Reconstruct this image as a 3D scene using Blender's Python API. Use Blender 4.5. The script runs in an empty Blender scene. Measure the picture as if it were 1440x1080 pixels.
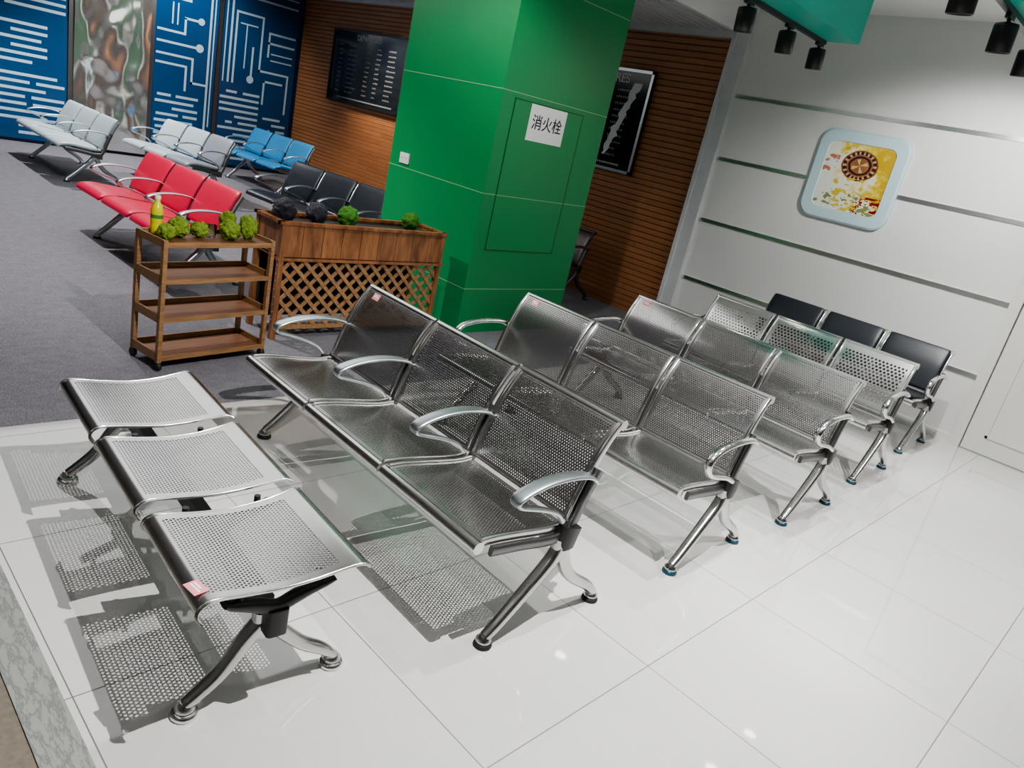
import bpy, math, random
from mathutils import Vector, Matrix
random.seed(7)
col = bpy.context.scene.collection

# ---------------------------------------------------------------- materials
class NT:
    def __init__(s, name):
        s.m = bpy.data.materials.new(name); s.m.use_nodes = True
        s.t = s.m.node_tree; s.b = s.t.nodes['Principled BSDF']; s.o = s.t.nodes['Material Output']
    def n(s, k, **kw):
        x = s.t.nodes.new(k)
        for a, v in kw.items(): setattr(x, a, v)
        return x
    def put(s, sock, v):
        if hasattr(v, 'is_output'): s.t.links.new(v, sock)
        elif v is not None: sock.default_value = v
    def math(s, op, a, b=None, c=None):
        x = s.n('ShaderNodeMath', operation=op)
        s.put(x.inputs[0], a)
        if b is not None: s.put(x.inputs[1], b)
        if c is not None: s.put(x.inputs[2], c)
        return x.outputs[0]
    def mix(s, f, a, b):
        x = s.n('ShaderNodeMix', data_type='RGBA')
        s.put(x.inputs[0], f); s.put(x.inputs[6], a); s.put(x.inputs[7], b)
        return x.outputs[2]
    def noise(s, scale, vec=None, detail=3, rough=.5):
        x = s.n('ShaderNodeTexNoise'); x.inputs['Scale'].default_value = scale
        x.inputs['Detail'].default_value = detail; x.inputs['Roughness'].default_value = rough
        if vec is not None: s.put(x.inputs['Vector'], vec)
        return x.outputs[0]
    def ramp(s, f, stops):
        x = s.n('ShaderNodeValToRGB'); s.put(x.inputs[0], f)
        e = x.color_ramp.elements
        while len(e) < len(stops): e.new(.5)
        for i, (p, c) in enumerate(stops): e[i].position = p; e[i].color = c
        return x.outputs[0]
    def coord(s, k='Object'): return s.n('ShaderNodeTexCoord').outputs[k]
    def mapping(s, v, scale=(1, 1, 1)):
        x = s.n('ShaderNodeMapping'); s.put(x.inputs[0], v); x.inputs['Scale'].default_value = scale
        return x.outputs[0]
    def sep(s, v):
        x = s.n('ShaderNodeSeparateXYZ'); s.put(x.inputs[0], v); return x.outputs
    def bump(s, h, strength=.3, dist=.01):
        x = s.n('ShaderNodeBump'); x.inputs['Strength'].default_value = strength
        x.inputs['Distance'].default_value = dist; s.put(x.inputs['Height'], h)
        s.t.links.new(x.outputs[0], s.b.inputs['Normal'])
    def base(s, v): s.put(s.b.inputs['Base Color'], v)
    def set(s, **k):
        for a, v in k.items(): s.put(s.b.inputs[a.replace('_', ' ')], v)

def rgb(r, g, b): return (r, g, b, 1)

def plain(name, c, rough=.5, metal=0, var=.06, scale=8, spec=None, coat=0, bump=0):
    m = NT(name); c2 = tuple(max(0, x * (1 - var * 2)) for x in c) + (1,); c1 = tuple(min(1, x * (1 + var)) for x in c) + (1,)
    f = m.noise(scale, m.coord()); m.base(m.mix(f, c1, c2))
    m.set(Roughness=rough, Metallic=metal)
    if spec is not None: m.set(Specular_IOR_Level=spec)
    if coat: m.set(Coat_Weight=coat, Coat_Roughness=.08)
    if bump: m.bump(m.noise(scale * 12, m.coord()), bump, .004)
    return m.m

def perf(name, hu, hv, pitch, r, c, rough):
    m = NT(name)
    uv = m.sep(m.n('ShaderNodeUVMap').outputs[0]); u, v = uv[0], uv[1]
    px = m.math('DIVIDE', u, pitch); py = m.math('DIVIDE', v, pitch * 1.732)
    def d(ox):
        a = m.math('SUBTRACT', m.math('FRACT', m.math('ADD', px, 50 + ox)), .5)
        b = m.math('MULTIPLY', m.math('SUBTRACT', m.math('FRACT', m.math('ADD', py, 50 + ox)), .5), 1.732)
        return m.math('ADD', m.math('MULTIPLY', a, a), m.math('MULTIPLY', b, b))
    dd = m.math('MINIMUM', d(0), d(.5))
    hole = m.math('LESS_THAN', dd, r * r)
    inside = m.math('MULTIPLY', m.math('LESS_THAN', m.math('ABSOLUTE', u), hu), m.math('LESS_THAN', m.math('ABSOLUTE', v), hv))
    f = m.math('MULTIPLY', hole, inside)
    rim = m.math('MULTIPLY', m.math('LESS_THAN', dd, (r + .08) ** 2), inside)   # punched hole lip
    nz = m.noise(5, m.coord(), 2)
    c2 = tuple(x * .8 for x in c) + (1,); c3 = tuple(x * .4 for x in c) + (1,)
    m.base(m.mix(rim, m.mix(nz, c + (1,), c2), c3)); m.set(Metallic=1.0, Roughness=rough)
    tr = m.n('ShaderNodeBsdfTransparent'); mx = m.n('ShaderNodeMixShader')
    m.put(mx.inputs[0], f); m.t.links.new(m.b.outputs[0], mx.inputs[1]); m.t.links.new(tr.outputs[0], mx.inputs[2])
    m.t.links.new(mx.outputs[0], m.o.inputs[0])
    return m.m

M = {}
M['steel'] = plain('brushed_steel', (.68, .68, .67), .2, 1, .08)
M['chrome'] = plain('polished_chrome', (.78, .78, .77), .12, 1, .03)
M['strip'] = plain('bright_metal_strip', (.85, .85, .85), .28, 1, .03)
M['legmetal'] = plain('cast_aluminium', (.58, .58, .57), .2, 1, .05)
M['alu'] = plain('satin_aluminium', (.60, .66, .68), .32, 1, .04)
M['black'] = plain('black_plastic', (.012, .012, .013), .35)
M['rubber'] = plain('black_rubber', (.015, .015, .016), .6)
M['teal_foot'] = plain('teal_plastic', (.01, .06, .09), .3)
M['dark_steel'] = plain('dark_steel', (.18, .18, .18), .35, .9)
M['shade_steel'] = plain('shade_darkened_steel', (.10, .10, .10), .4, .6)  # steel darkened in its colour to stand for the recess shade
M['red'] = plain('red_polyurethane', (.52, .022, .06), .35, 0, .04)
M['white_pu'] = plain('pale_grey_polyurethane', (.44, .51, .54), .35, 0, .04)
M['grey_pu'] = plain('grey_polyurethane', (.24, .26, .30), .4, 0, .04)
M['blue'] = plain('blue_polyurethane', (.025, .18, .38), .35, 0, .04)
M['black_pu'] = plain('black_leather', (.014, .018, .026), .38, 0, .1, 20, bump=.2)
M['tag'] = plain('pink_tag_paper', (.75, .28, .32), .6)
M['paper'] = plain('white_paper', (.86, .86, .85), .7, 0, .02)
M['ink'] = plain('black_ink', (.01, .01, .01), .6)
M['green'] = plain('green_wall_panel', (.017, .25, .08), .35, 0, .05, 1.5)
M['groove'] = plain('pale_green_joint', (.30, .55, .32), .5)
M['dgroove'] = plain('dark_green_joint', (.004, .09, .02), .5)
M['wallwhite'] = plain('white_wall_panel', (.72, .72, .71), .45, 0, .02, 1)
M['farwall'] = plain('grey_far_wall', (.34, .34, .34), .6, 0, .1, .5)
M['doorwhite'] = plain('white_door_paint', (.68, .68, .65), .4, 0, .02, 1)
M['ceil'] = plain('ceiling_paint', (.80, .80, .79), .8, 0, .02, 1)
M['teal'] = plain('teal_beam_paint', (.02, .42, .32), .45, 0, .04)
M['socket'] = plain('white_socket_plastic', (.75, .76, .74), .35)
M['frame_blue'] = plain('pale_blue_frame', (.52, .68, .74), .35, 0, .03)
M['yellow'] = plain('yellow_bottle_label', (.66, .62, .03), .3)
M['green_label'] = plain('green_label', (.06, .22, .05), .4)
M['cap'] = plain('white_bottle_cap', (.7, .75, .5), .4)
M['soil'] = plain('dark_soil', (.02, .015, .012), .9)
M['moss'] = plain('green_moss', (.25, .36, .06), 1, 0, .35, 60, spec=.05, bump=.8)
M['moss2'] = plain('bright_moss', (.09, .26, .05), 1, 0, .35, 60, spec=.05, bump=1)
M['berry'] = plain('dark_purple_berry', (.03, .03, .05), .6, 0, .3, 60, bump=1)
M['whitemark'] = plain('white_print', (.62, .64, .65), .5)
M['boardprint'] = plain('dim_white_print', (.38, .38, .39), .5)
M['muralprint'] = plain('pale_blue_print', (.40, .53, .60), .4)
M['boardblack'] = plain('black_display', (.008, .009, .01), .12)
M['bluewall'] = plain('blue_glass_mural', (.007, .058, .16), .15, 0, .12, 1.2)

def wood(name, a, b, sc=(2, 2, 30), rough=.45):
    m = NT(name); v = m.mapping(m.coord(), sc)
    f = m.noise(3, v, 5, .6); m.base(m.ramp(f, [(.3, a + (1,)), (.7, b + (1,))])); m.set(Roughness=rough)
    m.bump(f, .15, .003); return m.m
M['wood_cart'] = wood('brown_cart_wood', (.11, .042, .016), (.22, .095, .036), (25, 2, 25))
M['wood_edge'] = wood('tan_cart_wood', (.18, .09, .038), (.34, .19, .085), (25, 2, 25))
M['wood_planter'] = wood('brown_planter_wood', (.12, .042, .017), (.36, .16, .065), (8, 5, 1.2), .25)
M['wood_lattice'] = wood('lattice_wood', (.20, .10, .04), (.40, .23, .115), (12, 12, 12))

def mk_wood_wall():
    m = NT('orange_wood_slats'); c = m.coord()
    br = m.n('ShaderNodeTexBrick'); s = m.sep(c)
    cm = m.n('ShaderNodeCombineXYZ'); m.put(cm.inputs[0], s[0]); m.put(cm.inputs[1], s[2])
    m.put(br.inputs['Vector'], cm.outputs[0])
    br.inputs['Scale'].default_value = 1; br.inputs['Brick Width'].default_value = .5
    br.inputs['Row Height'].default_value = .06; br.inputs['Mortar Size'].default_value = .002
    br.inputs['Color1'].default_value = rgb(.48, .22, .10); br.inputs['Color2'].default_value = rgb(.38, .17, .072)
    br.inputs['Mortar'].default_value = rgb(.2, .08, .03)
    f = m.noise(3, m.mapping(c, (2, 2, 30)), 4)
    m.base(m.mix(m.math('MULTIPLY', f, .5), br.outputs[0], rgb(.28, .115, .048))); m.set(Roughness=.5)
    return m.m
M['woodwall'] = mk_wood_wall()

def mk_tile():
    m = NT('polished_white_tile'); s = m.sep(m.n('ShaderNodeNewGeometry').outputs['Position'])
    def line(v, o):
        x = m.math('FRACT', m.math('DIVIDE', m.math('ADD', v, 80 - o), .8))
        d = m.math('MINIMUM', x, m.math('SUBTRACT', 1.0, x))
        return m.math('LESS_THAN', d, .0024)
    l = m.math('MAXIMUM', line(s[0], -.927), line(s[1], 1.31))
    nz = m.noise(1.2, m.coord(), 4)
    c = m.mix(nz, rgb(.60, .60, .585), rgb(.54, .54, .525))
    m.base(m.mix(l, c, rgb(.15, .15, .14))); m.set(Roughness=m.math('ADD', m.math('MULTIPLY', l, .4), .04), Specular_IOR_Level=1.0, IOR=1.6)
    return m.m
M['tile'] = mk_tile()

def mk_carpet():
    m = NT('grey_carpet'); c = m.coord()
    f = m.noise(180, c, 2); g = m.noise(10, m.mapping(c, (2, 1, 1)), 3)
    k = m.math('ADD', m.math('MULTIPLY', f, .8), m.math('MULTIPLY', g, .2))
    m.base(m.ramp(k, [(.35, rgb(.12, .117, .132)), (.65, rgb(.24, .235, .26))])); m.set(Roughness=.95, Specular_IOR_Level=.1)
    m.bump(f, .6, .006); return m.m
M['carpet'] = mk_carpet()
def mk_marble():
    m = NT('grey_marble_border'); c = m.coord()
    f = m.noise(7, m.mapping(c, (1, 4, 1)), 8, .7); g = m.math('ABSOLUTE', m.math('SUBTRACT', f, .5))
    m.base(m.ramp(g, [(.0, rgb(.17, .18, .17)), (.05, rgb(.30, .31, .295))])); m.set(Roughness=.35); return m.m
M['marble'] = mk_marble()
M['brownfloor'] = plain('brown_grey_mat', (.20, .175, .14), .9, 0, .2, 60)
def mk_foil():
    m = NT('wavy_mirror'); m.base(rgb(.80, .80, .78)); m.set(Metallic=.92, Roughness=.1); return m.m
M['foil'] = mk_foil()
M['slat'] = plain('grey_slat_metal', (.62, .64, .65), .4, .0)
M['slatgap'] = plain('dark_slat_gap', (.16, .16, .16), .6)
def mk_emit(name, c, st):
    m = NT(name); m.base(c); m.set(Emission_Color=c, Emission_Strength=st); return m.m
M['lens'] = mk_emit('lamp_lens_glow', rgb(1, .97, .9), 12)
def mk_art():
    m = NT('yellow_print_artwork'); s = m.sep(m.coord()); x, z = s[0], s[2]
    nz = m.noise(9, m.coord(), 7, .65)
    k = m.math('ADD', nz, m.math('MULTIPLY', m.math('ADD', m.math('MULTIPLY', x, -1.0), m.math('MULTIPLY', z, -.9)), .5))
    bg = m.ramp(k, [(.32, rgb(.55, .36, .03)), (.42, rgb(.70, .58, .10)), (.49, rgb(.74, .70, .42)), (.55, rgb(.74, .74, .68))])
    w = m.noise(14, m.mapping(m.coord(), (1, 1, 1.8)), 5)
    dx = m.math('ADD', m.math('SUBTRACT', x, .035), m.math('MULTIPLY', w, .03)); dz = m.math('SUBTRACT', z, .11)
    r = m.math('SQRT', m.math('ADD', m.math('MULTIPLY', dx, dx), m.math('MULTIPLY', m.math('MULTIPLY', dz, dz), 1.5)))
    a = m.math('ARCTAN2', dz, dx)
    seg = m.math('GREATER_THAN', m.math('SINE', m.math('MULTIPLY', a, 18)), .3)
    wheel = m.mix(seg, rgb(.07, .02, .015), rgb(.45, .35, .22))
    ringi = m.math('MULTIPLY', m.math('LESS_THAN', r, .145), m.math('GREATER_THAN', r, .115))
    rimr = m.math('MULTIPLY', m.math('LESS_THAN', r, .158), m.math('GREATER_THAN', r, .145))
    ring2 = m.math('MULTIPLY', m.math('LESS_THAN', r, .10), m.math('GREATER_THAN', r, .08))
    hub = m.math('LESS_THAN', r, .115)
    c = m.mix(rimr, bg, rgb(.22, .07, .03)); c = m.mix(ringi, c, wheel); c = m.mix(hub, c, m.mix(nz, rgb(.12, .03, .02), rgb(.50, .22, .10))); c = m.mix(ring2, c, rgb(.04, .02, .015))
    spoke = m.math('MULTIPLY', m.math('LESS_THAN', r, .07), m.math('GREATER_THAN', m.math('SINE', m.math('MULTIPLY', a, 4)), .5))
    c = m.mix(spoke, c, rgb(.55, .42, .18))
    low = m.math('LESS_THAN', z, -.13); right = m.math('GREATER_THAN', x, .06)
    redm = m.math('MULTIPLY', m.math('MULTIPLY', low, right), m.math('GREATER_THAN', w, .49))
    c = m.mix(redm, c, rgb(.25, .015, .012))
    gold = m.math('MULTIPLY', m.math('MULTIPLY', m.math('LESS_THAN', z, .0), m.math('LESS_THAN', m.math('ABSOLUTE', x), .16)), m.math('GREATER_THAN', w, .54))
    c = m.mix(gold, c, rgb(.62, .47, .07))
    gr = m.math('MULTIPLY', m.math('LESS_THAN', z, -.12), m.math('LESS_THAN', w, .40)); c = m.mix(gr, c, rgb(.22, .27, .10))
    rl = m.math('MULTIPLY', m.math('MULTIPLY', m.math('LESS_THAN', x, -.17), m.math('LESS_THAN', m.math('ABSOLUTE', m.math('SUBTRACT', z, .09)), .08)), m.math('LESS_THAN', w, .46)); c = m.mix(rl, c, rgb(.50, .20, .12))
    m.base(c); m.set(Roughness=.25); return m.m
M['art'] = mk_art()
def mk_glass():
    m = NT('clear_glass'); m.base(rgb(.95, .97, .96)); m.set(Roughness=.03, Transmission_Weight=1.0, IOR=1.3); return m.m
M['glass'] = mk_glass()

# ---------------------------------------------------------------- mesh builder
class MB:
    def __init__(s): s.v = []; s.f = []; s.uv = []; s.mi = []; s.sm = []
    def grid(s, P, UV=None, mi=0, sm=True, closed=False):
        r, c = len(P), len(P[0]); o = len(s.v)
        for row in P: s.v += [tuple(p) for p in row]
        cc = c if closed else c - 1
        for i in range(r - 1):
            for j in range(cc):
                k = (j + 1) % c
                s.f.append((o + i * c + j, o + i * c + k, o + (i + 1) * c + k, o + (i + 1) * c + j))
                s.uv.append([UV[i][j], UV[i][k], UV[i + 1][k], UV[i + 1][j]] if UV else [(9, 9)] * 4)
                s.mi.append(mi); s.sm.append(sm)
    def poly(s, pts, mi=0, uv=None):
        o = len(s.v); s.v += [tuple(p) for p in pts]; s.f.append(tuple(range(o, o + len(pts))))
        s.uv.append(uv or [(9, 9)] * len(pts)); s.mi.append(mi); s.sm.append(False)
    def box(s, a, b, mi=0, M4=None):
        x0, y0, z0 = a; x1, y1, z1 = b
        p = [Vector(q) for q in ((x0, y0, z0), (x1, y0, z0), (x1, y1, z0), (x0, y1, z0), (x0, y0, z1), (x1, y0, z1), (x1, y1, z1), (x0, y1, z1))]
        if M4: p = [M4 @ q for q in p]
        for q in ((0, 3, 2, 1), (4, 5, 6, 7), (0, 1, 5, 4), (1, 2, 6, 5), (2, 3, 7, 6), (3, 0, 4, 7)):
            s.poly([p[i] for i in q], mi)
    def bar(s, p, q, w, h, mi=0):
        p, q = Vector(p), Vector(q); d = (q - p); L = d.length; d.normalize()
        up = Vector((1, 0, 0)); a = up; b = a.cross(d)
        m = Matrix(((a.x, d.x, b.x, p.x), (a.y, d.y, b.y, p.y), (a.z, d.z, b.z, p.z), (0, 0, 0, 1)))
        s.box((-w / 2, 0, -h / 2), (w / 2, L, h / 2), mi, m)
    def tube(s, path, ref, rw, rn, n=12, mi=0, e=1.0, caps=True):
        path = [Vector(p) for p in path]; ref = Vector(ref); N = len(path)
        rw = rw if isinstance(rw, (list, tuple)) else [rw] * N; rn = rn if isinstance(rn, (list, tuple)) else [rn] * N
        P = []
        for i, p in enumerate(path):
            t = (path[min(i + 1, N - 1)] - path[max(i - 1, 0)]).normalized()
            nn = t.cross(ref).normalized(); rr = nn.cross(t).normalized(); row = []
            for k in range(n):
                a = 2 * math.pi * k / n; c, d = math.cos(a), math.sin(a)
                c = math.copysign(abs(c) ** e, c); d = math.copysign(abs(d) ** e, d)
                row.append(p + rr * (rw[i] * c) + nn * (rn[i] * d))
            P.append(row)
        s.grid(P, None, mi, True, True)
        if caps: s.poly(P[0][::-1], mi); s.poly(P[-1], mi)
    def lathe(s, prof, n=20, mi=0, M4=None):
        P = []
        for r, z in prof:
            row = []
            for k in range(n):
                a = 2 * math.pi * k / n; q = Vector((r * math.cos(a), r * math.sin(a), z))
                row.append(M4 @ q if M4 else q)
            P.append(row)
        s.grid(P, None, mi, True, True)
        s.poly(P[0][::-1], mi); s.poly(P[-1], mi)
    def sheet(s, prof, wf, th, mi=0):
        prof = [Vector((0, y, z)) for y, z in prof]; N = len(prof); arc = [0]
        for i in range(1, N): arc.append(arc[-1] + (prof[i] - prof[i - 1]).length)
        L = arc[-1]; T = []; B = []; UV = []
        for i, p in enumerate(prof):
            t = (prof[min(i + 1, N - 1)] - prof[max(i - 1, 0)]).normalized(); nn = Vector((0, -t.z, t.y))
            w = wf(arc[i] / L); xs = [-w, -w * .5, 0, w * .5, w]
            T.append([Vector((x, p.y, p.z)) for x in xs]); B.append([Vector((x, p.y, p.z)) - nn * th for x in xs])
            UV.append([(x, arc[i] - L / 2) for x in xs])
        s.grid(T, UV, mi); s.grid([r[::-1] for r in B], [r[::-1] for r in UV], mi)
        for j in (0, 4): s.grid([[a[j], b[j]] for a, b in zip(T, B)], None, mi, False)
        for i in (0, -1): s.grid([T[i], B[i]], None, mi, False)
        return L
    def pad(s, prof, w, th, mi=0, n=28):
        prof = dense(prof, 3); N = len(prof); P = []
        for i, (y, z) in enumerate(prof):
            a, b = prof[max(i - 1, 0)], prof[min(i + 1, N - 1)]
            t = Vector((0, b[0] - a[0], b[1] - a[1])).normalized(); nn = Vector((0, -t.z, t.y))
            q = min(i, N - 1 - i); k = 1 if q > 2 else (.35, .75, .93)[q]; kw = 1 if q > 2 else (.93, .975, .99)[q]
            row = []
            for j in range(n):
                an = 2 * math.pi * j / n; c, d = math.cos(an), math.sin(an)
                c = math.copysign(abs(c) ** .3, c); d = math.copysign(abs(d) ** .6, d)
                row.append(Vector((w * kw * c, y, z)) + nn * (th / 2 * k * d))
            P.append(row)
        s.grid(P, None, mi, True, True); s.poly(P[0][::-1], mi); s.poly(P[-1], mi)
    def obj(s, name, mats, parent=None, label=None, loc=None, rot=None):
        me = bpy.data.meshes.new(name); me.from_pydata(s.v, [], s.f)
        ul = me.uv_layers.new(name='UVMap'); k = 0
        for i, p in enumerate(me.polygons):
            p.material_index = s.mi[i]; p.use_smooth = s.sm[i]
            for q in s.uv[i]: ul.data[k].uv = q; k += 1
        for m in (mats if isinstance(mats, (list, tuple)) else [mats]): me.materials.append(m if not isinstance(m, str) else M[m])
        me.update(); o = bpy.data.objects.new(name, me); col.objects.link(o)
        if parent: o.parent = parent
        if label: o['label'] = label
        if loc: o.location = loc
        if rot: o.rotation_euler = rot
        return o

def dense(prof, k):
    out = []; P = [Vector(p) for p in prof]; n = len(P)
    for i in range(n - 1):
        p0, p1, p2, p3 = P[max(i - 1, 0)], P[i], P[i + 1], P[min(i + 2, n - 1)]
        for j in range(k):
            t = j / k
            out.append(tuple(.5 * ((2 * p1) + (p2 - p0) * t + (2 * p0 - 5 * p1 + 4 * p2 - p3) * t * t + (3 * p1 - p0 - 3 * p2 + p3) * t ** 3)))
    out.append(tuple(P[-1])); return out

def thing(name, label, cat, loc=(0, 0, 0), yaw=0, group=None):
    e = bpy.data.objects.new(name, None); col.objects.link(e); e.location = loc; e.rotation_euler = (0, 0, yaw)
    e.empty_display_size = .1; e['label'] = label; e['category'] = cat
    if group: e['group'] = group
    return e
def tag(o, label, cat, group=None):
    o['label'] = label; o['category'] = cat
    if group: o['group'] = group
    return o
def cp(o, parent, x=0, kids=True):
    c = o.copy(); col.objects.link(c); c.parent = parent; c.location = (o.location.x + x, o.location.y, o.location.z)
    if kids:
        for k in o.children:
            kc = k.copy(); col.objects.link(kc); kc.parent = c
    return c
def structure(o, label=None):
    o['kind'] = 'structure'
    if label: o['label'] = label
    return o
def text(body, size, mat, parent, name='lettering', loc=(0, 0, 0), rot=(0, 0, 0), ext=.001, bold=0, sx=1):
    c = bpy.data.curves.new(name, 'FONT'); c.body = body; c.size = size; c.extrude = ext; c.align_x = 'CENTER'; c.align_y = 'CENTER'; c.offset = bold
    t = bpy.data.objects.new('tmp', c); col.objects.link(t); bpy.context.view_layer.update()
    dg = bpy.context.evaluated_depsgraph_get(); me = bpy.data.meshes.new_from_object(t.evaluated_get(dg))
    bpy.data.objects.remove(t); o = bpy.data.objects.new(name, me); col.objects.link(o)
    me.materials.clear(); me.materials.append(M[mat]); o.parent = parent; o.location = loc; o.rotation_euler = rot; o.scale = (sx, 1, 1)
    return o

# ---------------------------------------------------------------- benches
SEAT = dense([(.02, .437), (.08, .436), (.18, .425), (.28, .412), (.36, .405), (.42, .408)], 3)
BACK = dense([(.435, .425), (.445, .46), (.475, .55), (.515, .65), (.56, .73), (.595, .775)], 3)
def side_band(mb, prof, w, depth, mi):
    for sx in (-1, 1):
        mb.tube([(sx * w, y + .004, z - .006) for y, z in prof], (1, 0, 0), .009, depth / 2, 12, mi, .45)
def roll(mb, y, z, r, w, mi):
    mb.tube([(-w, y, z), (-w * .3, y, z), (w * .3, y, z), (w, y, z)], (0, 0, 1), r, r, 18, mi)

def leg_mesh(fy=.13, ry=.70, ay=.42, az=.33, r=.019, mat='legmetal', pad='rubber', parent=None, pr=.032):
    mb = MB()
    f = dense([(ay - .005, az), (ay - .04, az - .06), (ay - .13, az - .15), (fy + .05, .075), (fy, .035)], 4)
    g = dense([(ay + .005, az), (ay + .03, az - .07), (ay + .10, az - .16), (ry - .05, .085), (ry, .035)], 4)
    if az < .3:
        f = dense([(ay - .005, az), (ay - .05, az - .05), (ay - .11, az - .14), (fy + .04, .065), (fy, .035)], 4)
        g = dense([(ay + .005, az), (ay + .04, az - .05), (ay + .12, az - .13), (ry - .04, .075), (ry, .035)], 4)
    for q in (f, g):
        n = len(q); mb.tube([(0, a, b) for a, b in q], (1, 0, 0), [.028 - .009 * i / n for i in range(n)], [r * 1.5 - .010 * i / n for i in range(n)], 14, 0, .8)
        y, z = q[-1]; mb.lathe([(.012, .012), (.028, .016), (.028, .028), (.014, .045)], 18, 0, Matrix.Translation((0, y, 0)))
    mb.tube([(0, ay, az - .05), (0, ay, az), (0, ay, az + .03)], (1, 0, 0), .026, .04, 14, 0, .7)
    L = mb.obj('leg', mat, parent)
    for y in (fy, ry):
        p = MB(); p.lathe([(pr, 0), (pr * 1.05, .006), (pr * .95, .016), (pr * .6, .02)], 20, 0, Matrix.Translation((0, y, 0)))
        p.obj('foot_pad', pad, L)
    if az > .3:
        b = MB(); b.tube([(0, ay + .01, az - .01), (0, ay + .01, az + .03), (0, ay + .02, az + .075)], (1, 0, 0), [.03, .032, .03], [.036, .045, .05], 12, 0, .5)
        b.obj('mounting_bracket', 'black', L)
    return L

ARM = dense([(.505, .575), (.46, .60), (.36, .615), (.25, .612), (.16, .592), (.125, .57), (.135, .548), (.19, .53), (.27, .505), (.35, .47), (.39, .43)], 3)
ARMT = dense([(.515, .585), (.46, .605), (.36, .612), (.25, .608), (.165, .59), (.125, .555), (.130, .515), (.17, .485), (.24, .465), (.32, .445), (.39, .415)], 3)
def arm_flat(parent):
    mb = MB(); n = len(ARM)
    w = [.028 - .018 * min(1, max(0, (i / n - .42) * 2)) for i in range(n)]
    mb.tube([(0, a, b) for a, b in ARM], (1, 0, 0), w, .0075, 14, 0, .6)
    return mb.obj('armrest', 'alu', parent)
def arm_tube(parent, r=.014, mat='chrome'):
    mb = MB(); mb.tube([(0, a, b) for a, b in ARMT], (1, 0, 0), r * 1.35, r, 14, 0)
    return mb.obj('armrest', mat, parent)
def side_bracket(parent, mat='dark_steel'):
    mb = MB()
    for q in (dense([(.06, .40), (.2, .385), (.34, .365), (.44, .37)], 3), dense([(.42, .36), (.455, .42), (.48, .50), (.525, .61)], 3)):
        mb.tube([(0, a, b) for a, b in q], (1, 0, 0), .010, .020, 8, 0, .5)
    return mb.obj('seat_bracket', mat, parent)
def beam(parent, x0, x1, y=.42, z=.345, mat='dark_steel'):
    mb = MB(); mb.box((x0, y - .022, z - .03), (x1, y + .022, z + .03)); return mb.obj('support_beam', mat, parent)
def price_tag(parent, loc, rot=(0, 0, 0), sz=(.05, .035)):
    mb = MB(); mb.box((-sz[0] / 2, -sz[1] / 2, 0), (sz[0] / 2, sz[1] / 2, .0015)); mb.box((-sz[0] * .38, -sz[1] * .12, .0015), (sz[0] * .38, sz[1] * .0, .0018), 1)
    mb.box((-sz[0] * .38, sz[1] * .12, .0015), (sz[0] * .2, sz[1] * .24, .0018), 1)
    return mb.obj('price_tag', ['tag', 'paper'], parent, 'small pink price tag', loc, rot)

def bench_steel(loc, yaw, label, group, pitch, perfmat, solid, armkind, foot, legm='legmetal', armm='chrome'):
    b = thing('waiting_bench', label, 'bench', loc, yaw, group); w = pitch / 2 - .018
    s = MB(); s.sheet(SEAT, lambda t: w - .004, .002, 0); side_band(s, SEAT, w, .03, 1); roll(s, .012, .416, .022, w + .010, 1)
    s0 = s.obj('seat', [perfmat, solid], b)
    k = MB(); k.sheet(BACK, lambda t: w - .004, .002, 0); side_band(k, BACK, w, .032, 1); roll(k, .612, .768, .020, w + .010, 1)
    k.tube([(-w, .44, .42), (0, .44, .42), (w, .44, .42)], (0, 0, 1), .008, .008, 8, 1)
    k0 = k.obj('backrest', [perfmat, solid], b)
    s0.location.x = k0.location.x = -pitch
    for i in (1, 2): cp(s0, b, pitch * i); cp(k0, b, pitch * i)
    br = side_bracket(b); br.location.x = -1.5 * pitch
    for i in (1, 2, 3): cp(br, b, pitch * i)
    beam(b, -1.5 * pitch, 1.5 * pitch)
    a = arm_flat(b) if armkind == 'flat' else arm_tube(b, mat=armm); a.location.x = -1.5 * pitch - (.0 if armkind == 'flat' else .02)
    for i in ((1, 2, 3) if armkind == 'flat' else (3,)): cp(a, b, pitch * i + (0 if armkind == 'flat' else .04))
    l = leg_mesh(pad=foot, parent=b, mat=legm); l.location.x = -1.5 * pitch
    cp(l, b, 3 * pitch)
    return b

G = 'rows of three-seat steel waiting benches'
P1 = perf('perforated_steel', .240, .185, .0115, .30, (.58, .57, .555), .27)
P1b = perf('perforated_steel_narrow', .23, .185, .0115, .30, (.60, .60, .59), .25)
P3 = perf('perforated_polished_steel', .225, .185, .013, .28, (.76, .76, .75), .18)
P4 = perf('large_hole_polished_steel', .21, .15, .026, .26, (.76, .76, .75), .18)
PX = perf('perforated_shade_steel', .22, .175, .014, .30, (.12, .12, .12), .3)  # perforated sheet darkened in colour for the same recess shade
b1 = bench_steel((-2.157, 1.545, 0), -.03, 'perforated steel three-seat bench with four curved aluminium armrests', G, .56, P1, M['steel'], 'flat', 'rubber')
price_tag(b1, (-.73, .575, .752), (math.radians(60), 0, 0))
b2 = bench_steel((-2.045, 2.59, 0), 0, 'perforated steel three-seat bench with chrome end armrests', G, .535, P1b, M['steel'], 'tube', 'teal_foot')
price_tag(b2, (-.70, .575, .752), (math.radians(60), 0, 0))
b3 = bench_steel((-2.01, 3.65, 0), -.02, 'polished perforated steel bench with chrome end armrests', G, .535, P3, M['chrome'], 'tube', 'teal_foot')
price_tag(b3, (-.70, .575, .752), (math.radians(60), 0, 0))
b4 = bench_steel((-2.02, 4.75, 0), 0, 'polished steel bench with large round perforations', G, .52, P4, M['chrome'], 'tube', 'teal_foot')
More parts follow.
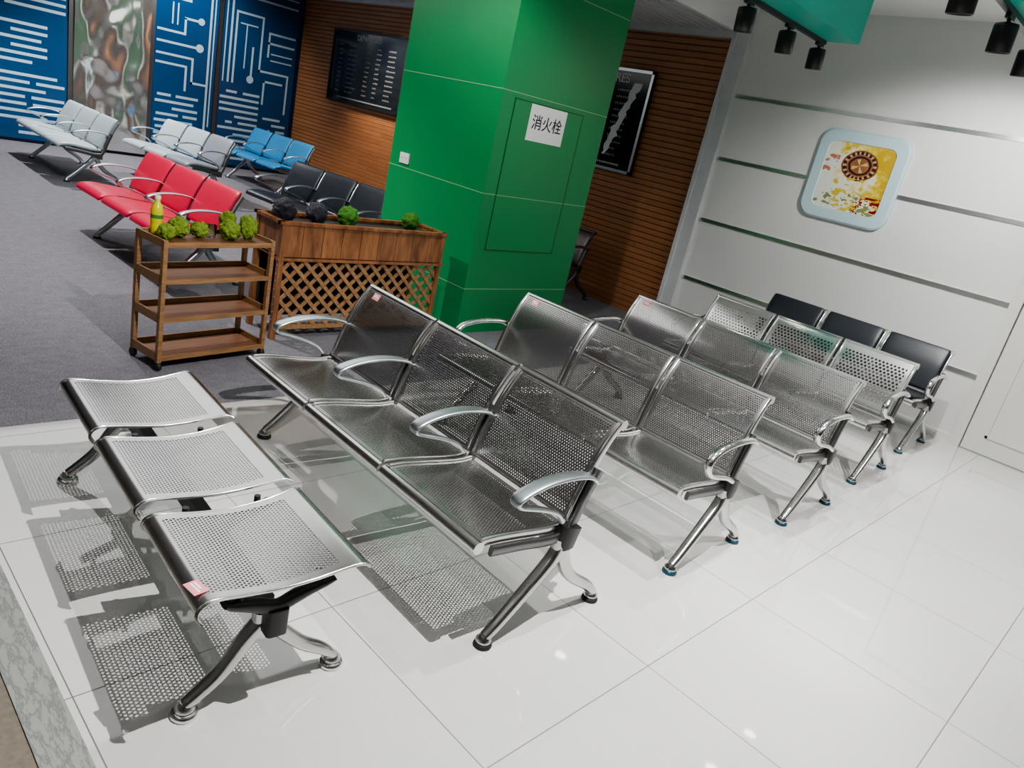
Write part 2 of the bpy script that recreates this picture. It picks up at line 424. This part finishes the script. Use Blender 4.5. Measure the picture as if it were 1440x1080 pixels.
b5 = bench_steel((-2.07, 5.86, 0), 0, 'steel bench with black padded seats and backs, beside the white wall', G, .515, P3, M['chrome'], 'tube', 'teal_foot')
sp = MB(); sp.pad([(y, z + .018) for y, z in SEAT[1:]], .225, .035); s0 = sp.obj('seat_cushion', 'black_pu', b5, 'black leather cushion'); s0.location.x = -.515
kp = MB(); kp.pad([(y - .018, z + .012) for y, z in BACK[2:]], .232, .035); k0 = kp.obj('back_cushion', 'black_pu', b5, 'black leather cushion'); k0.location.x = -.515
for i in (1, 2): cp(s0, b5, .515 * i); cp(k0, b5, .515 * i)

# backless bench
b0 = thing('backless_bench', 'backless perforated steel three-seat bench on chrome legs', 'bench', (-2.155, .735, 0), -.065)
S0 = dense([(.012, .385), (.0, .402), (.006, .424), (.04, .436), (.13, .425), (.235, .416), (.33, .421), (.41, .434), (.455, .440), (.478, .432)], 3)
PB = perf('perforated_brushed_seat', .182, .185, .0115, .30, (.68, .68, .67), .2)
s = MB(); s.sheet(S0, lambda t: .210 + .022 * (2 * t - 1) ** 2, .003, 0)
for sx in (-1, 1):
    s.tube([(sx * (.208 + .022 * (2 * i / (len(S0) - 1) - 1) ** 2), y, z - .003) for i, (y, z) in enumerate(S0)], (1, 0, 0), .003, .005, 8, 1, .6)
s0 = s.obj('seat', [PB, M['steel']], b0); s0.location.x = -.51
for i in (1, 2): cp(s0, b0, .51 * i)
beam(b0, -.72, .62, .235, .285, 'black')
w = MB(); q = dense([(.085, .385), (.105, .374), (.14, .362), (.185, .345), (.235, .328), (.285, .345), (.33, .362), (.37, .374), (.395, .385)], 3)
w.tube([(0, a, b) for a, b in q], (1, 0, 0), [.016 + .010 * abs(2 * i / (len(q) - 1) - 1) for i in range(len(q))], [.009 + .012 * math.sin(math.pi * i / (len(q) - 1)) for i in range(len(q))], 14, 0, .8)
for y in (.13, .35): w.tube([(0, y, .35), (0, y, .39), (0, y, .415)], (1, 0, 0), .010, .010, 10)
w.tube([(0, .235, .245), (0, .235, .28), (0, .235, .325)], (1, 0, 0), .027, .030, 14, 0, .4)
wb = w.obj('seat_bracket', 'black', b0); wb.location.x = -.72
for x in (.465, .975, 1.40): cp(wb, b0, x)
l = leg_mesh(.03, .47, .235, .255, r=.017, pad='chrome', parent=b0, pr=.036); l.location.x = -.72; cp(l, b0, 1.35)
price_tag(b0, (.66, .020, .437), (0, 0, .2), (.055, .04))

# polyurethane benches
def bench_pu(loc, yaw, label, mat, pitch=.57, mats=None, legm='alu', top=.765):
    b = thing('waiting_bench', label, 'bench', loc, yaw, 'cushioned airport waiting benches'); w = pitch / 2 - .02
    mats = mats or [mat] * 3; sc = (top - .44) / .375
    Z = lambda q: [(y, .44 + (z - .44) * sc) for y, z in q]
    for i in range(3):
        s = MB(); s.pad([(0, .40), (.03, .43), (.12, .44), (.25, .425), (.38, .41), (.44, .415)], w, .045); o = s.obj('seat', mats[i], b); o.location.x = (i - 1) * pitch
        k = MB(); k.pad(Z([(.44, .44), (.455, .50), (.49, .60), (.53, .70), (.575, .79), (.60, .815)]), w, .04); o = k.obj('backrest', mats[i], b); o.location.x = (i - 1) * pitch
        k = MB(); side_band(k, Z([(.46, .44), (.48, .50), (.515, .60), (.555, .70), (.60, .79)]), w - .004, .03, 0); k.tube([(-w, .53, .44 + .2 * sc), (0, .53, .44 + .2 * sc), (w, .53, .44 + .2 * sc)], (0, 0, 1), .01, .01, 8)
        o = k.obj('back_frame', legm, b); o.location.x = (i - 1) * pitch
    br = side_bracket(b); br.location.x = -1.5 * pitch; a = arm_flat(b); a.location.x = -1.5 * pitch
    for i in (1, 2, 3): cp(br, b, pitch * i); cp(a, b, pitch * i)
    beam(b, -1.5 * pitch, 1.5 * pitch)
    l = leg_mesh(parent=b, mat=legm); l.location.x = -1.2 * pitch; cp(l, b, 2.4 * pitch)
    return b
bench_pu((-6.24, 2.04, 0), .03, 'red three-seat waiting bench with metal armrests on grey carpet', 'red', .58)
bench_pu((-6.8, 3.85, 0), .08, 'black three-seat waiting bench beside the green column', 'black_pu', .57, top=.80)
bench_pu((-10.6, 5.2, 0), .05, 'blue three-seat waiting bench before the wood wall', 'blue', .56, top=.79)
bench_pu((-9.85, 3.65, 0), .12, 'pale and grey three-seat waiting bench before the mural', 'white_pu', .55, ['white_pu', 'white_pu', 'grey_pu'])
bench_pu((-10.3, 2.50, 0), 0, 'pale grey-blue three-seat waiting bench on carpet', 'white_pu', .60)
bench_steel((-5.9, 5.98, 0), 0, 'steel bench with shade darkened into its colour, against the wood wall', G, .55, PX, M['shade_steel'], 'tube', 'rubber', 'shade_steel', 'dark_steel')

# ---------------------------------------------------------------- room
mb = MB(); mb.box((-3.42, .49, -.05), (4, 6.9, 0)); structure(mb.obj('floor', 'tile'), 'polished white tile floor')
mb = MB(); mb.box((-12.42, .39, -.05), (-3.42, 6.9, .004)); structure(mb.obj('floor_carpet', 'carpet'), 'dark grey carpet floor')
mb = MB(); mb.box((-12.42, .385, -.05), (4, .49, .0035)); structure(mb.obj('trim_1', 'marble'), 'grey marble floor border')
mb = MB(); mb.box((-12.42, -3, -.05), (4, .385, -.001)); structure(mb.obj('floor_aisle', 'brownfloor'), 'brown grey floor')
mb = MB(); mb.box((-12.55, -3.15, 0), (4, -3, 3.3)); structure(mb.obj('wall_south', 'farwall'), 'grey wall')
mb = MB(); mb.box((4, -3.15, 0), (4.15, 7.05, 3.3)); structure(mb.obj('wall_east', 'farwall'), 'grey wall')
mb = MB(); mb.box((-4.07, 6.9, 0), (-1.17, 7.05, 3.2)); mb.box((.0, 6.9, 0), (4, 7.05, 3.2)); mb.box((-1.17, 6.9, 2.2), (0, 7.05, 3.2)); structure(mb.obj('wall_north', 'wallwhite'), 'white panelled wall')
mb = MB(); z = 0
P = []
while z < 2.95:
    for dz, dy in ((0, 0), (.052, .012), (.054, .0)): P.append((dy, z + dz))
    z += .06
rows = [[(-12.4, 6.9 - d, zz), (-4.22, 6.9 - d, zz)] for d, zz in P]; mb.grid(rows, None, 0, False); mb.box((-12.4, 6.9, 0), (-4.22, 7.05, 2.96))
structure(mb.obj('wall_northwest', 'woodwall'), 'orange wood slatted wall')
mb = MB(); mb.box((-4.22, 6.84, 0), (-4.07, 7.0, 3.2)); mb.box((-4.24, 6.82, 0), (-4.20, 6.9, 2.96)); structure(mb.obj('trim_2', 'slat'), 'grey metal corner trim')
mb = MB(); mb.box((-12.4, 6.82, 2.9), (-4.24, 6.9, 2.96)); structure(mb.obj('trim_3', 'slat'))
mb = MB(); mb.box((-12.55, -3, 0), (-12.42, 7.05, 3.2)); structure(mb.obj('wall_west', 'bluewall'), 'blue mural wall')
for i, z in enumerate((.59, 1.2, 1.81, 2.4)):
    mb = MB(); mb.box((-4.07, 6.888, z - .017), (-1.17, 6.9, z + .017)); structure(mb.obj('trim_%d' % (4 + i), 'strip'), 'chrome wall strip')
mb = MB(); mb.box((-4.07, 6.885, 0), (-1.17, 6.9, .07)); structure(mb.obj('baseboard_north', 'wallwhite'))
mb = MB(); mb.box((-4.22, -3, 3.2), (4, 7.05, 3.3)); structure(mb.obj('ceiling', 'ceil'), 'white ceiling')
mb = MB(); mb.box((-12.4, -3, 3.02), (-4.22, 6.9, 3.12)); x = -12.4
while x < -4.3: mb.box((x, -3, 2.96), (x + .065, 6.9, 3.02), 1); x += .1
structure(mb.obj('ceiling_slatted', ['slatgap', 'slat']), 'grey slatted metal ceiling')
mb = MB(); mb.box((-4.225, -3, 2.955), (-4.195, 6.84, 3.2)); structure(mb.obj('trim_9', 'ceil'), 'white ceiling fascia')
# door
mb = MB(); mb.box((-1.17, 6.86, 0), (-1.09, 7.0, 2.2)); mb.box((-.08, 6.86, 0), (0, 7.0, 2.2)); mb.box((-1.09, 6.86, 2.12), (-.08, 7.0, 2.2)); structure(mb.obj('trim_8', 'doorwhite'), 'door frame')
d = MB(); d.box((-1.085, 6.90, .01), (-.085, 6.95, 2.115))
for z0, z1 in ((.15, .95), (1.1, 1.98)):
    for a, b in (((-.95, z0), (-.22, z0 + .02)), ((-.95, z1 - .02), (-.22, z1)), ((-.95, z0), (-.93, z1)), ((-.24, z0), (-.22, z1))):
        d.box((a[0], 6.892, a[1]), (b[0], 6.901, b[1]))
do = d.obj('door_1', 'doorwhite'); structure(do, 'white panelled door')
h = MB(); h.tube([(-.17, 6.90, 1.0), (-.17, 6.86, 1.0), (-.18, 6.85, 1.0), (-.28, 6.85, 1.0)], (0, 0, 1), .01, .01, 10); h.obj('handle', 'chrome', do, 'chrome handle')

# green column
c = MB(); X0, X1, Y0, Y1 = -5.48, -4.24, 4.0, 5.25
c.box((X0, Y0, 0), (X1, Y1, 2.96 + .2))
for z in (.38, 1.143, 1.908, 2.67):
    c.box((X0, Y0 - .0012, z - .0022), (X1, Y0, z + .0022), 1); c.box((X1, Y0, z - .0022), (X1 + .0012, Y1, z + .0022), 1)
cc = c.obj('column', ['green', 'groove', 'dgroove']); tag(cc, 'square column clad in glossy green panels', 'column')
d = MB(); d.box((X1, 4.14, .71), (X1 + .004, 4.94, 1.865))
for a, b in (((4.135, .705), (4.142, 1.87)), ((4.938, .705), (4.945, 1.87)), ((4.135, .705), (4.945, .712)), ((4.135, 1.863), (4.945, 1.87))):
    d.box((X1, a[0], a[1]), (X1 + .005, b[0], b[1]), 1)
d.box((X1, 4.142, 1.141), (X1 + .0052, 4.938, 1.145), 2); d.obj('hydrant_door', ['green', 'dgroove', 'groove'], cc, 'flush green hydrant cabinet door')
sg = MB(); sg.box((-.21, -.001, -.135), (.21, .001, .135)); so = sg.obj('paper_sign', 'paper'); tag(so, 'white paper sign with black characters on green column', 'sign')
so.location = (X1 + .0065, 4.53, 1.725); so.rotation_euler = (0, 0, math.radians(90))
text('消火栓', .118, 'ink', so, loc=(0, -.0015, 0), rot=(math.pi / 2, 0, 0), ext=.0004, bold=.001)
o = MB(); o.box((-.06, -.012, -.043), (.06, 0, .043)); o.box((-.045, -.015, -.03), (-.005, -.012, .03)); o.box((.005, -.015, -.03), (.045, -.012, .03))
for x in (-.025, .025):
    for dx in (-.007, .007): o.box((x + dx - .0015, -.0155, -.008), (x + dx + .0015, -.0149, .008), 1)
oo = o.obj('wall_socket', ['socket', 'ink']); tag(oo, 'white double wall socket on green column', 'socket'); oo.location = (-5.27, 4.0 - .001, 1.22)

# departure boards
def board(x0, x1, tx, ts, glare=False):
    W = (x1 - x0) / 2; b = MB(); H = .535
    b.box((-W, -.04, -H), (W, 0, H), 0)
    for a, e in (((-W, -H), (W, -H + .03)), ((-W, H - .03), (W, H)), ((-W, -H), (-W + .03, H)), ((W - .03, -H), (W, H))): b.box((a[0], -.055, a[1]), (e[0], -.0, e[1]), 1)
    o = b.obj('departures_board', ['boardblack', 'alu' if glare else 'black']); o.location = ((x0 + x1) / 2, 6.8872, 1.975)
    tag(o, 'black departures board with silver frame on wood wall' if glare else 'black departures board with white flight rows on wood wall', 'board', 'departures boards')
    text('DEPARTURES', ts, 'whitemark', o, loc=(tx - (x0 + x1) / 2, -.042, .43), rot=(math.pi / 2, 0, 0))
    r = MB(); rnd = random.Random(3)
    for i in range(11):
        z = .30 - i * .068
        for c0, c1 in ((-.78, -.66), (-.5, -.2), (-.02, .10), (.25, .38), (.55, .78)):
            x = c0
            end = c0 + (c1 - c0) * rnd.uniform(.6, 1)
            while x < end:
                ww = rnd.uniform(.010, .016); hh = rnd.uniform(.016, .026); r.box((x, -.0425, z), (x + ww * .35, -.041, z + hh)); r.box((x, -.0425, z + hh * .6), (x + ww, -.041, z + hh * .85)); x += ww + .012
    x = -.7
    while x < .8: r.box((x, -.0425, -.47), (x + .012, -.041, -.45)); x += .026
    r.obj('flight_rows', 'whitemark' if glare else 'boardprint', o)
    if glare:
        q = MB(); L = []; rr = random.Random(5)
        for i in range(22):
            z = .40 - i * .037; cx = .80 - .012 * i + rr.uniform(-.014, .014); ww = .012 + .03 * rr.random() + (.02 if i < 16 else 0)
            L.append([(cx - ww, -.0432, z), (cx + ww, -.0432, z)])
        q.grid(L, None, 0, False); q.obj('painted_glare', 'whitemark', o, 'pale strip painted as glare on the display')  # jagged pale mesh standing in for glare on the display glass
board(-11.33, -9.35, -10.34, .11)
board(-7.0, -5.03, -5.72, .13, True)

# picture
p = MB()
def rrect(w, h, r, y, n=8):
    pts = []
    for cx, cz, a0 in ((w - r, h - r, 0), (-w + r, h - r, 90), (-w + r, -h + r, 180), (w - r, -h + r, 270)):
        for i in range(n + 1):
            a = math.radians(a0 + 90 * i / n); pts.append(Vector((cx + r * math.cos(a), y, cz + r * math.sin(a))))
    return pts
a = rrect(.40, .39, .13, 0); b_ = rrect(.40, .39, .13, -.03); c_ = rrect(.385, .375, .12, -.042); d_ = rrect(.30, .29, .07, -.042); e_ = rrect(.295, .285, .07, -.03)
p.grid([a, b_, c_, d_, e_], None, 0, False, True)
po = p.obj('picture', 'frame_blue'); po.location = (-2.68, 6.899, 1.88); tag(po, 'square picture in rounded pale blue frame on white wall', 'picture')
q = MB(); q.poly(rrect(.297, .287, .07, -.031)[::-1]); q.obj('print', 'art', po, 'yellow printed picture with a wheel')

# teal beams and track spotlights
def beamset(x0, x1, xt, ys, yend, z0=2.78):
    b = MB(); b.box((x0, 3.0, z0), (x1, yend, 3.2)); o = b.obj('ceiling_beam', 'teal'); tag(o, 'teal painted beam below the ceiling', 'beam', 'teal ceiling beams')
    t = MB(); t.box((xt - .018, 3.05, z0 - .028), (xt + .018, yend - .02, z0)); o = t.obj('light_track', 'black'); tag(o, 'black lighting track under teal beam', 'track', 'lighting tracks')
    for i, y in enumerate(ys):
        s = thing('track_spotlight', 'black cylindrical track spotlight', 'spotlight', (xt, y, z0 - .028), 0, 'track spotlights')
        m = MB(); m.box((-.014, -.05, -.022), (.014, .05, 0)); m.tube([(0, .0, -.02), (0, 0, -.035), (0, 0, -.06)], (1, 0, 0), .011, .011, 10); m.obj('mount', 'black', s)
        R = Matrix.Translation((0, 0, -.055)) @ Matrix.Rotation(math.radians(8), 4, 'X')
        h = MB(); h.lathe([(.02, .02), (.058, .012), (.062, -.0), (.062, -.13), (.057, -.135), (.053, -.12)], 28, 0, R); h.obj('lamp_head', 'black', s)
        e = MB(); e.lathe([(.0525, -.124), (.0525, -.1255)], 28, 0, R); e.obj('lens', 'lens', s)
beamset(-2.97, -2.62, -2.88, (4.72, 5.33, 5.86), 5.95)
beamset(-1.42, -1.05, -1.39, (4.09, 4.88, 5.51), 5.95, 2.82)

# cart
ct = thing('serving_cart', 'brown wooden serving cart with four shelves on casters', 'cart', (-4.085, 1.84, 0), .17)
W, D = .335, .125
for z in (.08, .30, .515, .715):
    s = MB(); s.box((-D, -W, z - .012), (D, W, z))
    hh = .022 if z > .6 else .03
    for a, b in (((-D - .012, -W), (-D, W)), ((D, -W), (D + .012, W))): s.box((a[0], a[1], z - .018), (b[0], b[1], z + (hh if a[0] < 0 else .008)), 1)
    for a, b in (((-D, -W - .012), (D, -W)), ((-D, W), (D, W + .012))): s.box((a[0], a[1], z - .018), (b[0], b[1], z + hh), 1)
    s.obj('shelf', ['wood_cart', 'wood_edge'], ct)
for x in (-D, D):
    for y in (-W, W):
        s = MB(); s.box((x - .012, y - .012, .055), (x + .014, y + .012, .735)); L = s.obj('post', 'wood_edge', ct)
        k = MB(); k.lathe([(.006, -.011), (.024, -.011), (.026, 0), (.024, .011), (.006, .011)], 16, 0, Matrix.Translation((x, y, .031)) @ Matrix.Rotation(math.pi / 2, 4, 'X'))
        k.box((x - .008, y - .016, .03), (x + .008, y + .016, .056)); k.obj('caster', 'rubber', L)

def blob(name, label, cat, group, loc, r, mat, amp=.2, sq=.85):
    import bmesh
    from mathutils import noise
    bm = bmesh.new(); bmesh.ops.create_icosphere(bm, subdivisions=5, radius=1)
    off = Vector((random.random() * 20, random.random() * 20, 0))
    for v in bm.verts:
        n = v.co.normalized(); k = 1 + amp * noise.noise(n * 2.2 + off) + amp * .35 * noise.noise(n * 5 + off) + amp * .45 * noise.noise(n * 22 + off)
        v.co = Vector((n.x * k * r, n.y * k * r, n.z * k * r * sq))
    mn = min(v.co.z for v in bm.verts)
    for v in bm.verts: v.co.z = max(v.co.z - mn - .005, 0)
    me = bpy.data.meshes.new(name); bm.to_mesh(me); bm.free(); me.materials.append(M[mat])
    for p in me.polygons: p.use_smooth = True
    o = bpy.data.objects.new(name, me); col.objects.link(o); o.location = loc; tag(o, label, cat, group); return o
for x, y, r, q in ((-4.00, 1.572, .042, 1), (-4.08, 1.665, .052, 1.0), (-4.09, 1.787, .046, .9), (-4.065, 1.95, .054, 1), (-4.19, 1.99, .047, 1.35), (-4.13, 2.088, .050, 1.3)):
    blob('moss_ball', 'green moss-covered ball on the cart', 'moss ball', 'moss balls on the cart', (x, y, .7155), r, 'moss', amp=.32, sq=q)
g = MB(); g.lathe([(.024, 0), (.030, .07), (.028, .07), (.022, .006)], 20); gl = g.obj('drinking_glass', 'glass'); gl.location = (-4.125, 1.868, .7155); tag(gl, 'small clear drinking glass on the cart', 'glass')
# planter
pl = thing('planter', 'brown wooden trellis planter box', 'planter', (-4.475, 3.08, 0), 0)
W, D = .675, .175
s = MB(); nb = 9
for i in range(nb):
    y0 = -W + 2 * W * i / nb; s.box((D - .02, y0 + .002, .56), (D, y0 + 2 * W / nb - .002, .785)); s.box((-D, y0 + .001, .56), (-D + .02, y0 + 2 * W / nb - .001, .785))
for sy in (-W, W - .02): s.box((-D, sy, .56), (D, sy + .02, .785))
s.box((-D, -W, .55), (D, W, .57))
s.box((D - .028, -W, .56), (D - .021, W, .785), 1)
for a, b in (((-D - .01, -W - .02), (-D + .03, W + .02)), ((D - .03, -W - .02), (D + .012, W + .02))): s.box((a[0], a[1], .78), (b[0], b[1], .80)); s.box((a[0] + .01, a[1], .545), (b[0], b[1], .565))
for sy in (-W - .02, W - .02): s.box((-D, sy, .78), (D, sy + .04, .80))
s.obj('box', ['wood_planter', 'soil'], pl)
s = MB(); s.box((-D + .02, -W + .02, .60), (D - .03, W - .02, .765)); s.obj('soil', 'soil', pl)
for x in (-D, D - .03):
    for y in (-W - .005, W - .03):
        s = MB(); s.box((x, y, .004), (x + .035, y + .035, .78)); s.obj('post', 'wood_planter', pl)
s = MB(); z0, z1 = .10, .55
s.box((D - .022, -W, z0 - .03), (D - .004, W, z0))
step = .105; k = -W - (z1 - z0)
while k < W:
    for sgn in (1, -1):
        ya, yb = (k, k + (z1 - z0)); za, zb = (z0, z1) if sgn > 0 else (z1, z0)
        if ya < -W: za += (zb - za) * ((-W - ya) / (yb - ya)); ya = -W
        if yb > W: zb -= (zb - za) * ((yb - W) / (yb - ya)); yb = W
        xx = D - .014 if sgn > 0 else D - .006
        s.bar((xx, ya, za), (xx, yb, zb), .008, .026)
    k += step
s.obj('lattice', 'wood_lattice', pl)
s = MB(); s.box((-D + .002, -W + .02, .06), (-D + .012, W - .02, .55)); s.obj('back_panel', 'soil', pl)
for y, r, mt, nm in ((2.50, .075, 'berry', 'dark'), (2.74, .07, 'berry', 'dark'), (2.99, .07, 'moss2', 'green'), (3.54, .065, 'moss2', 'green')):
    blob('topiary_ball', '%s artificial topiary ball in the planter' % nm, 'topiary ball', 'topiary balls in the planter', (-4.475, y, .7655), r, mt, amp=.18, sq=1)
# bottle
bt = thing('drink_bottle', 'yellow drink bottle with white cap on the cart', 'bottle', (-4.14, 1.572, .7155))
s = MB(); s.lathe([(.026, 0), (.031, .006), (.031, .05), (.029, .06), (.031, .07), (.031, .13), (.026, .15), (.014, .172), (.013, .185)], 24); s.obj('bottle_body', 'yellow', bt)
s = MB(); s.lathe([(.0315, .065), (.0315, .125)], 24); s.lathe([(.032, .085), (.032, .105)], 24, 1); s.obj('bottle_label', ['yellow', 'green_label'], bt)
s = MB(); s.lathe([(.015, .183), (.016, .185), (.016, .203), (.013, .206)], 20); s.obj('bottle_cap', 'cap', bt)

# mural on the west wall
def mural(name, label, y0, y1, kind, seed):
    b = MB(); b.box((-12.419, y0, .05), (-12.37, y1, 2.95), 0); o_x = -12.369; rnd = random.Random(seed); w = y1 - y0
    def hb(ya, yb, z, h=.032): b.box((-12.37, y0 + ya * w, z), (o_x, y0 + yb * w, z + h), 1)
    def vb(y, za, zb, t=.032): b.box((-12.37, y0 + y * w, za), (o_x, y0 + y * w + t, zb), 1)
    def disc(y, z, r):
        n = 20; b.poly([(o_x + .001, y0 + y * w + r * math.cos(2 * math.pi * i / n), z + r * math.sin(2 * math.pi * i / n)) for i in range(n)], 1)
    def stack(ya, yb, za, zb, dz=.095, t=.038):
        z = za
        while z < zb:
            q = rnd.random()
            if q < .6: hb(ya, yb - rnd.choice((0, 0, .1, .25)) * (yb - ya), z, t)
            elif q < .85:
                m_ = ya + (yb - ya) * rnd.uniform(.3, .6); hb(ya + rnd.uniform(0, .1), m_, z, t); hb(min(m_ + .08, yb - .02), yb, z, t)
            else: hb(ya + (yb - ya) * .4, yb, z, t)
            z += dz
    if kind == 'stripes':
        stack(.03, .97, .12, .95); stack(.03, .75, 1.05, 1.6); stack(.25, .97, 1.75, 2.35); stack(.03, .97, 2.45, 2.9)
    if kind == 'c':
        stack(.05, .75, .2, 1.0); stack(.05, .55, 2.35, 2.9)
        hb(.03, .68, 1.72); disc(.72, 1.74, .06); hb(.03, .45, 1.88); vb(.45, 1.88, 2.12); hb(.45, .68, 2.1); disc(.72, 2.12, .05)
        vb(.86, .2, 2.9); hb(.03, .6, 1.55); vb(.6, 1.2, 1.58); hb(.6, .86, 1.2); hb(.03, .5, 1.42); vb(.5, 1.08, 1.45); vb(.93, .6, 2.9, .02)
        vb(.25, 2.0, 2.3, .02); vb(.33, 2.0, 2.3, .02)
    if kind == 'd':
        stack(.03, .55, .15, 1.25); stack(.62, .95, .2, .9)
        vb(.10, 1.35, 2.9); vb(.16, 1.35, 2.4); hb(.16, .5, 2.4); vb(.5, 1.6, 2.43); hb(.5, .9, 1.6); vb(.9, 1.0, 1.63)
        hb(.3, .97, 2.65); vb(.3, 2.65, 2.9); hb(.6, .97, 2.2); hb(.6, .97, 2.05); vb(.6, 1.85, 2.2); disc(.4, 1.45, .06); vb(.395, 1.45, 1.95)
        vb(.04, 1.35, 2.9, .02); hb(.65, .95, 1.9, .02); hb(.65, .95, 1.8, .02); hb(.58, .85, 1.45); vb(.58, 1.1, 1.48); hb(.4, .97, 2.78, .02); hb(.22, .45, 2.25, .02); vb(.3, 1.6, 2.25, .02)
    if kind == 'foil':
        b = MB(); P = []
        from mathutils import noise
        N = 70
        for i in range(N + 1):
            row = []
            for j in range(N + 1):
                y = y0 + w * j / N; z = .05 + 2.9 * i / N
                e = min(1, 6 * j / N, 6 * (N - j) / N)
                row.append((-12.33 + e * (.05 * noise.noise(Vector((y * 2.2, z * 1.5, 3.3))) + .014 * noise.noise(Vector((y * 5.5, z * 4.2, 7.3)))), y, z))
            P.append(row)
        b.grid(P); b.box((-12.419, y0, .05), (-12.41, y1, 2.95))
    o = b.obj(name, ['foil' if kind == 'foil' else 'bluewall', 'muralprint']); tag(o, label, 'wall panel'); return o
mural('mural_panel', 'blue mural panel with white horizontal dashes', .4, 2.35, 'stripes', 1)
mural('mural_panel', 'blue mural panel with white horizontal dashes', 2.4, 3.38, 'stripes', 2)
mural('mirror_panel', 'rippled silver mirror panel between blue murals', 3.45, 4.45, 'foil', 3)
mural('mural_panel', 'blue mural panel with white circuit lines', 4.52, 5.45, 'c', 4)
mural('mural_panel', 'blue mural panel with white circuit lines', 5.52, 6.80, 'd', 9)
for i, y in enumerate((2.375, 3.415, 4.485, 5.485)):
    mb = MB(); mb.box((-12.42, y - .03, 0), (-12.35, y + .03, 2.96)); structure(mb.obj('trim_%d' % (10 + i), 'dark_steel'))

# ---------------------------------------------------------------- lights
def spot(loc, tgt, e, size=75, blend=.6, r=.02, c=(1, .98, .96)):
    l = bpy.data.lights.new('spot_lamp', 'SPOT'); l.energy = e; l.spot_size = math.radians(size); l.spot_blend = blend; l.shadow_soft_size = r; l.color = c
    o = bpy.data.objects.new('spot_lamp', l); col.objects.link(o); o.location = loc
    o.rotation_euler = (Vector(tgt) - Vector(loc)).to_track_quat('-Z', 'Y').to_euler(); return o
def area(loc, sx, sy, e, c=(1, 1, 1)):
    l = bpy.data.lights.new('ceiling_fill', 'AREA'); l.shape = 'RECTANGLE'; l.size = sx; l.size_y = sy; l.energy = e; l.color = c  # unseen area light added as soft fill; no fitting modelled
    o = bpy.data.objects.new('ceiling_fill', l); col.objects.link(o); o.location = loc
spot((-.75, 1.6, 3.05), (-2.0, 1.1, 0), 560, 105, .6, .012)
spot((-1.25, 2.7, 3.0), (-1.7, 3.0, 0), 190, 85, .8, .015)
spot((-1.39, 4.09, 2.6), (-1.5, 4.2, 0), 110, 95, .7, .015)
spot((-1.39, 4.88, 2.6), (-1.3, 5.2, 0), 110, 110, .7, .015)
spot((-2.88, 4.68, 2.6), (-2.8, 4.7, 0), 80, 100, .7, .015)
spot((-2.88, 5.36, 2.6), (-2.8, 6.6, 1.2), 180, 125)
spot((-1.39, 5.5, 2.6), (-1.6, 6.8, 1.2), 160, 125)
spot((.7, 4.0, 3.0), (.5, 4.3, 0), 400, 95)  # unseen spot without a fitting, raised to brighten the right-hand floor
spot((-9.6, 5.9, 2.9), (-9.2, 6.8, .5), 400, 100, .8, .05, (1, .90, .76))
spot((-10.5, 2.9, 2.9), (-10.5, 3.0, 0), 420, 125)  # unseen spots on this side are raised to lighten the back left
spot((-6.4, 1.6, 2.9), (-6.6, 2.4, 0), 330, 115)
spot((-11.0, 4.4, 2.9), (-12.3, 4.6, 1.2), 230, 125)
spot((-3.3, 2.7, 3.1), (-4.7, 4.1, .9), 160, 75)  # unseen spot added to brighten the green column
area((-1.2, 2.8, 3.18), 4, 5, 16)
area((-6.8, 3.0, 2.94), 5.1, 3.6, 76)
area((-2.0, -1.6, 3.18), 4, 1.2, 10)
wd = bpy.data.worlds.new('World'); bpy.context.scene.world = wd; wd.use_nodes = True
wd.node_tree.nodes['Background'].inputs[0].default_value = (.85, .88, .9, 1); wd.node_tree.nodes['Background'].inputs[1].default_value = .3
try:
    bpy.context.scene.view_settings.look = 'AgX - Medium High Contrast'
except Exception: pass

# ---------------------------------------------------------------- camera
yaw, pit, ro, f = .7206, .3289, .227, 1036.
F = Vector((-math.sin(yaw) * math.cos(pit), math.cos(yaw) * math.cos(pit), -math.sin(pit)))
R0 = Vector((math.cos(yaw), math.sin(yaw), 0)); U0 = R0.cross(F)
R = math.cos(ro) * R0 + math.sin(ro) * U0; U = -math.sin(ro) * R0 + math.cos(ro) * U0
cd = bpy.data.cameras.new('Camera'); cd.sensor_width = 36; cd.lens = 36 * f / 1440; cd.clip_start = .02
cam = bpy.data.objects.new('Camera', cd); col.objects.link(cam)
cam.matrix_world = Matrix(((R.x, U.x, -F.x, 0), (R.y, U.y, -F.y, 0), (R.z, U.z, -F.z, 1.667), (0, 0, 0, 1)))
bpy.context.scene.camera = cam
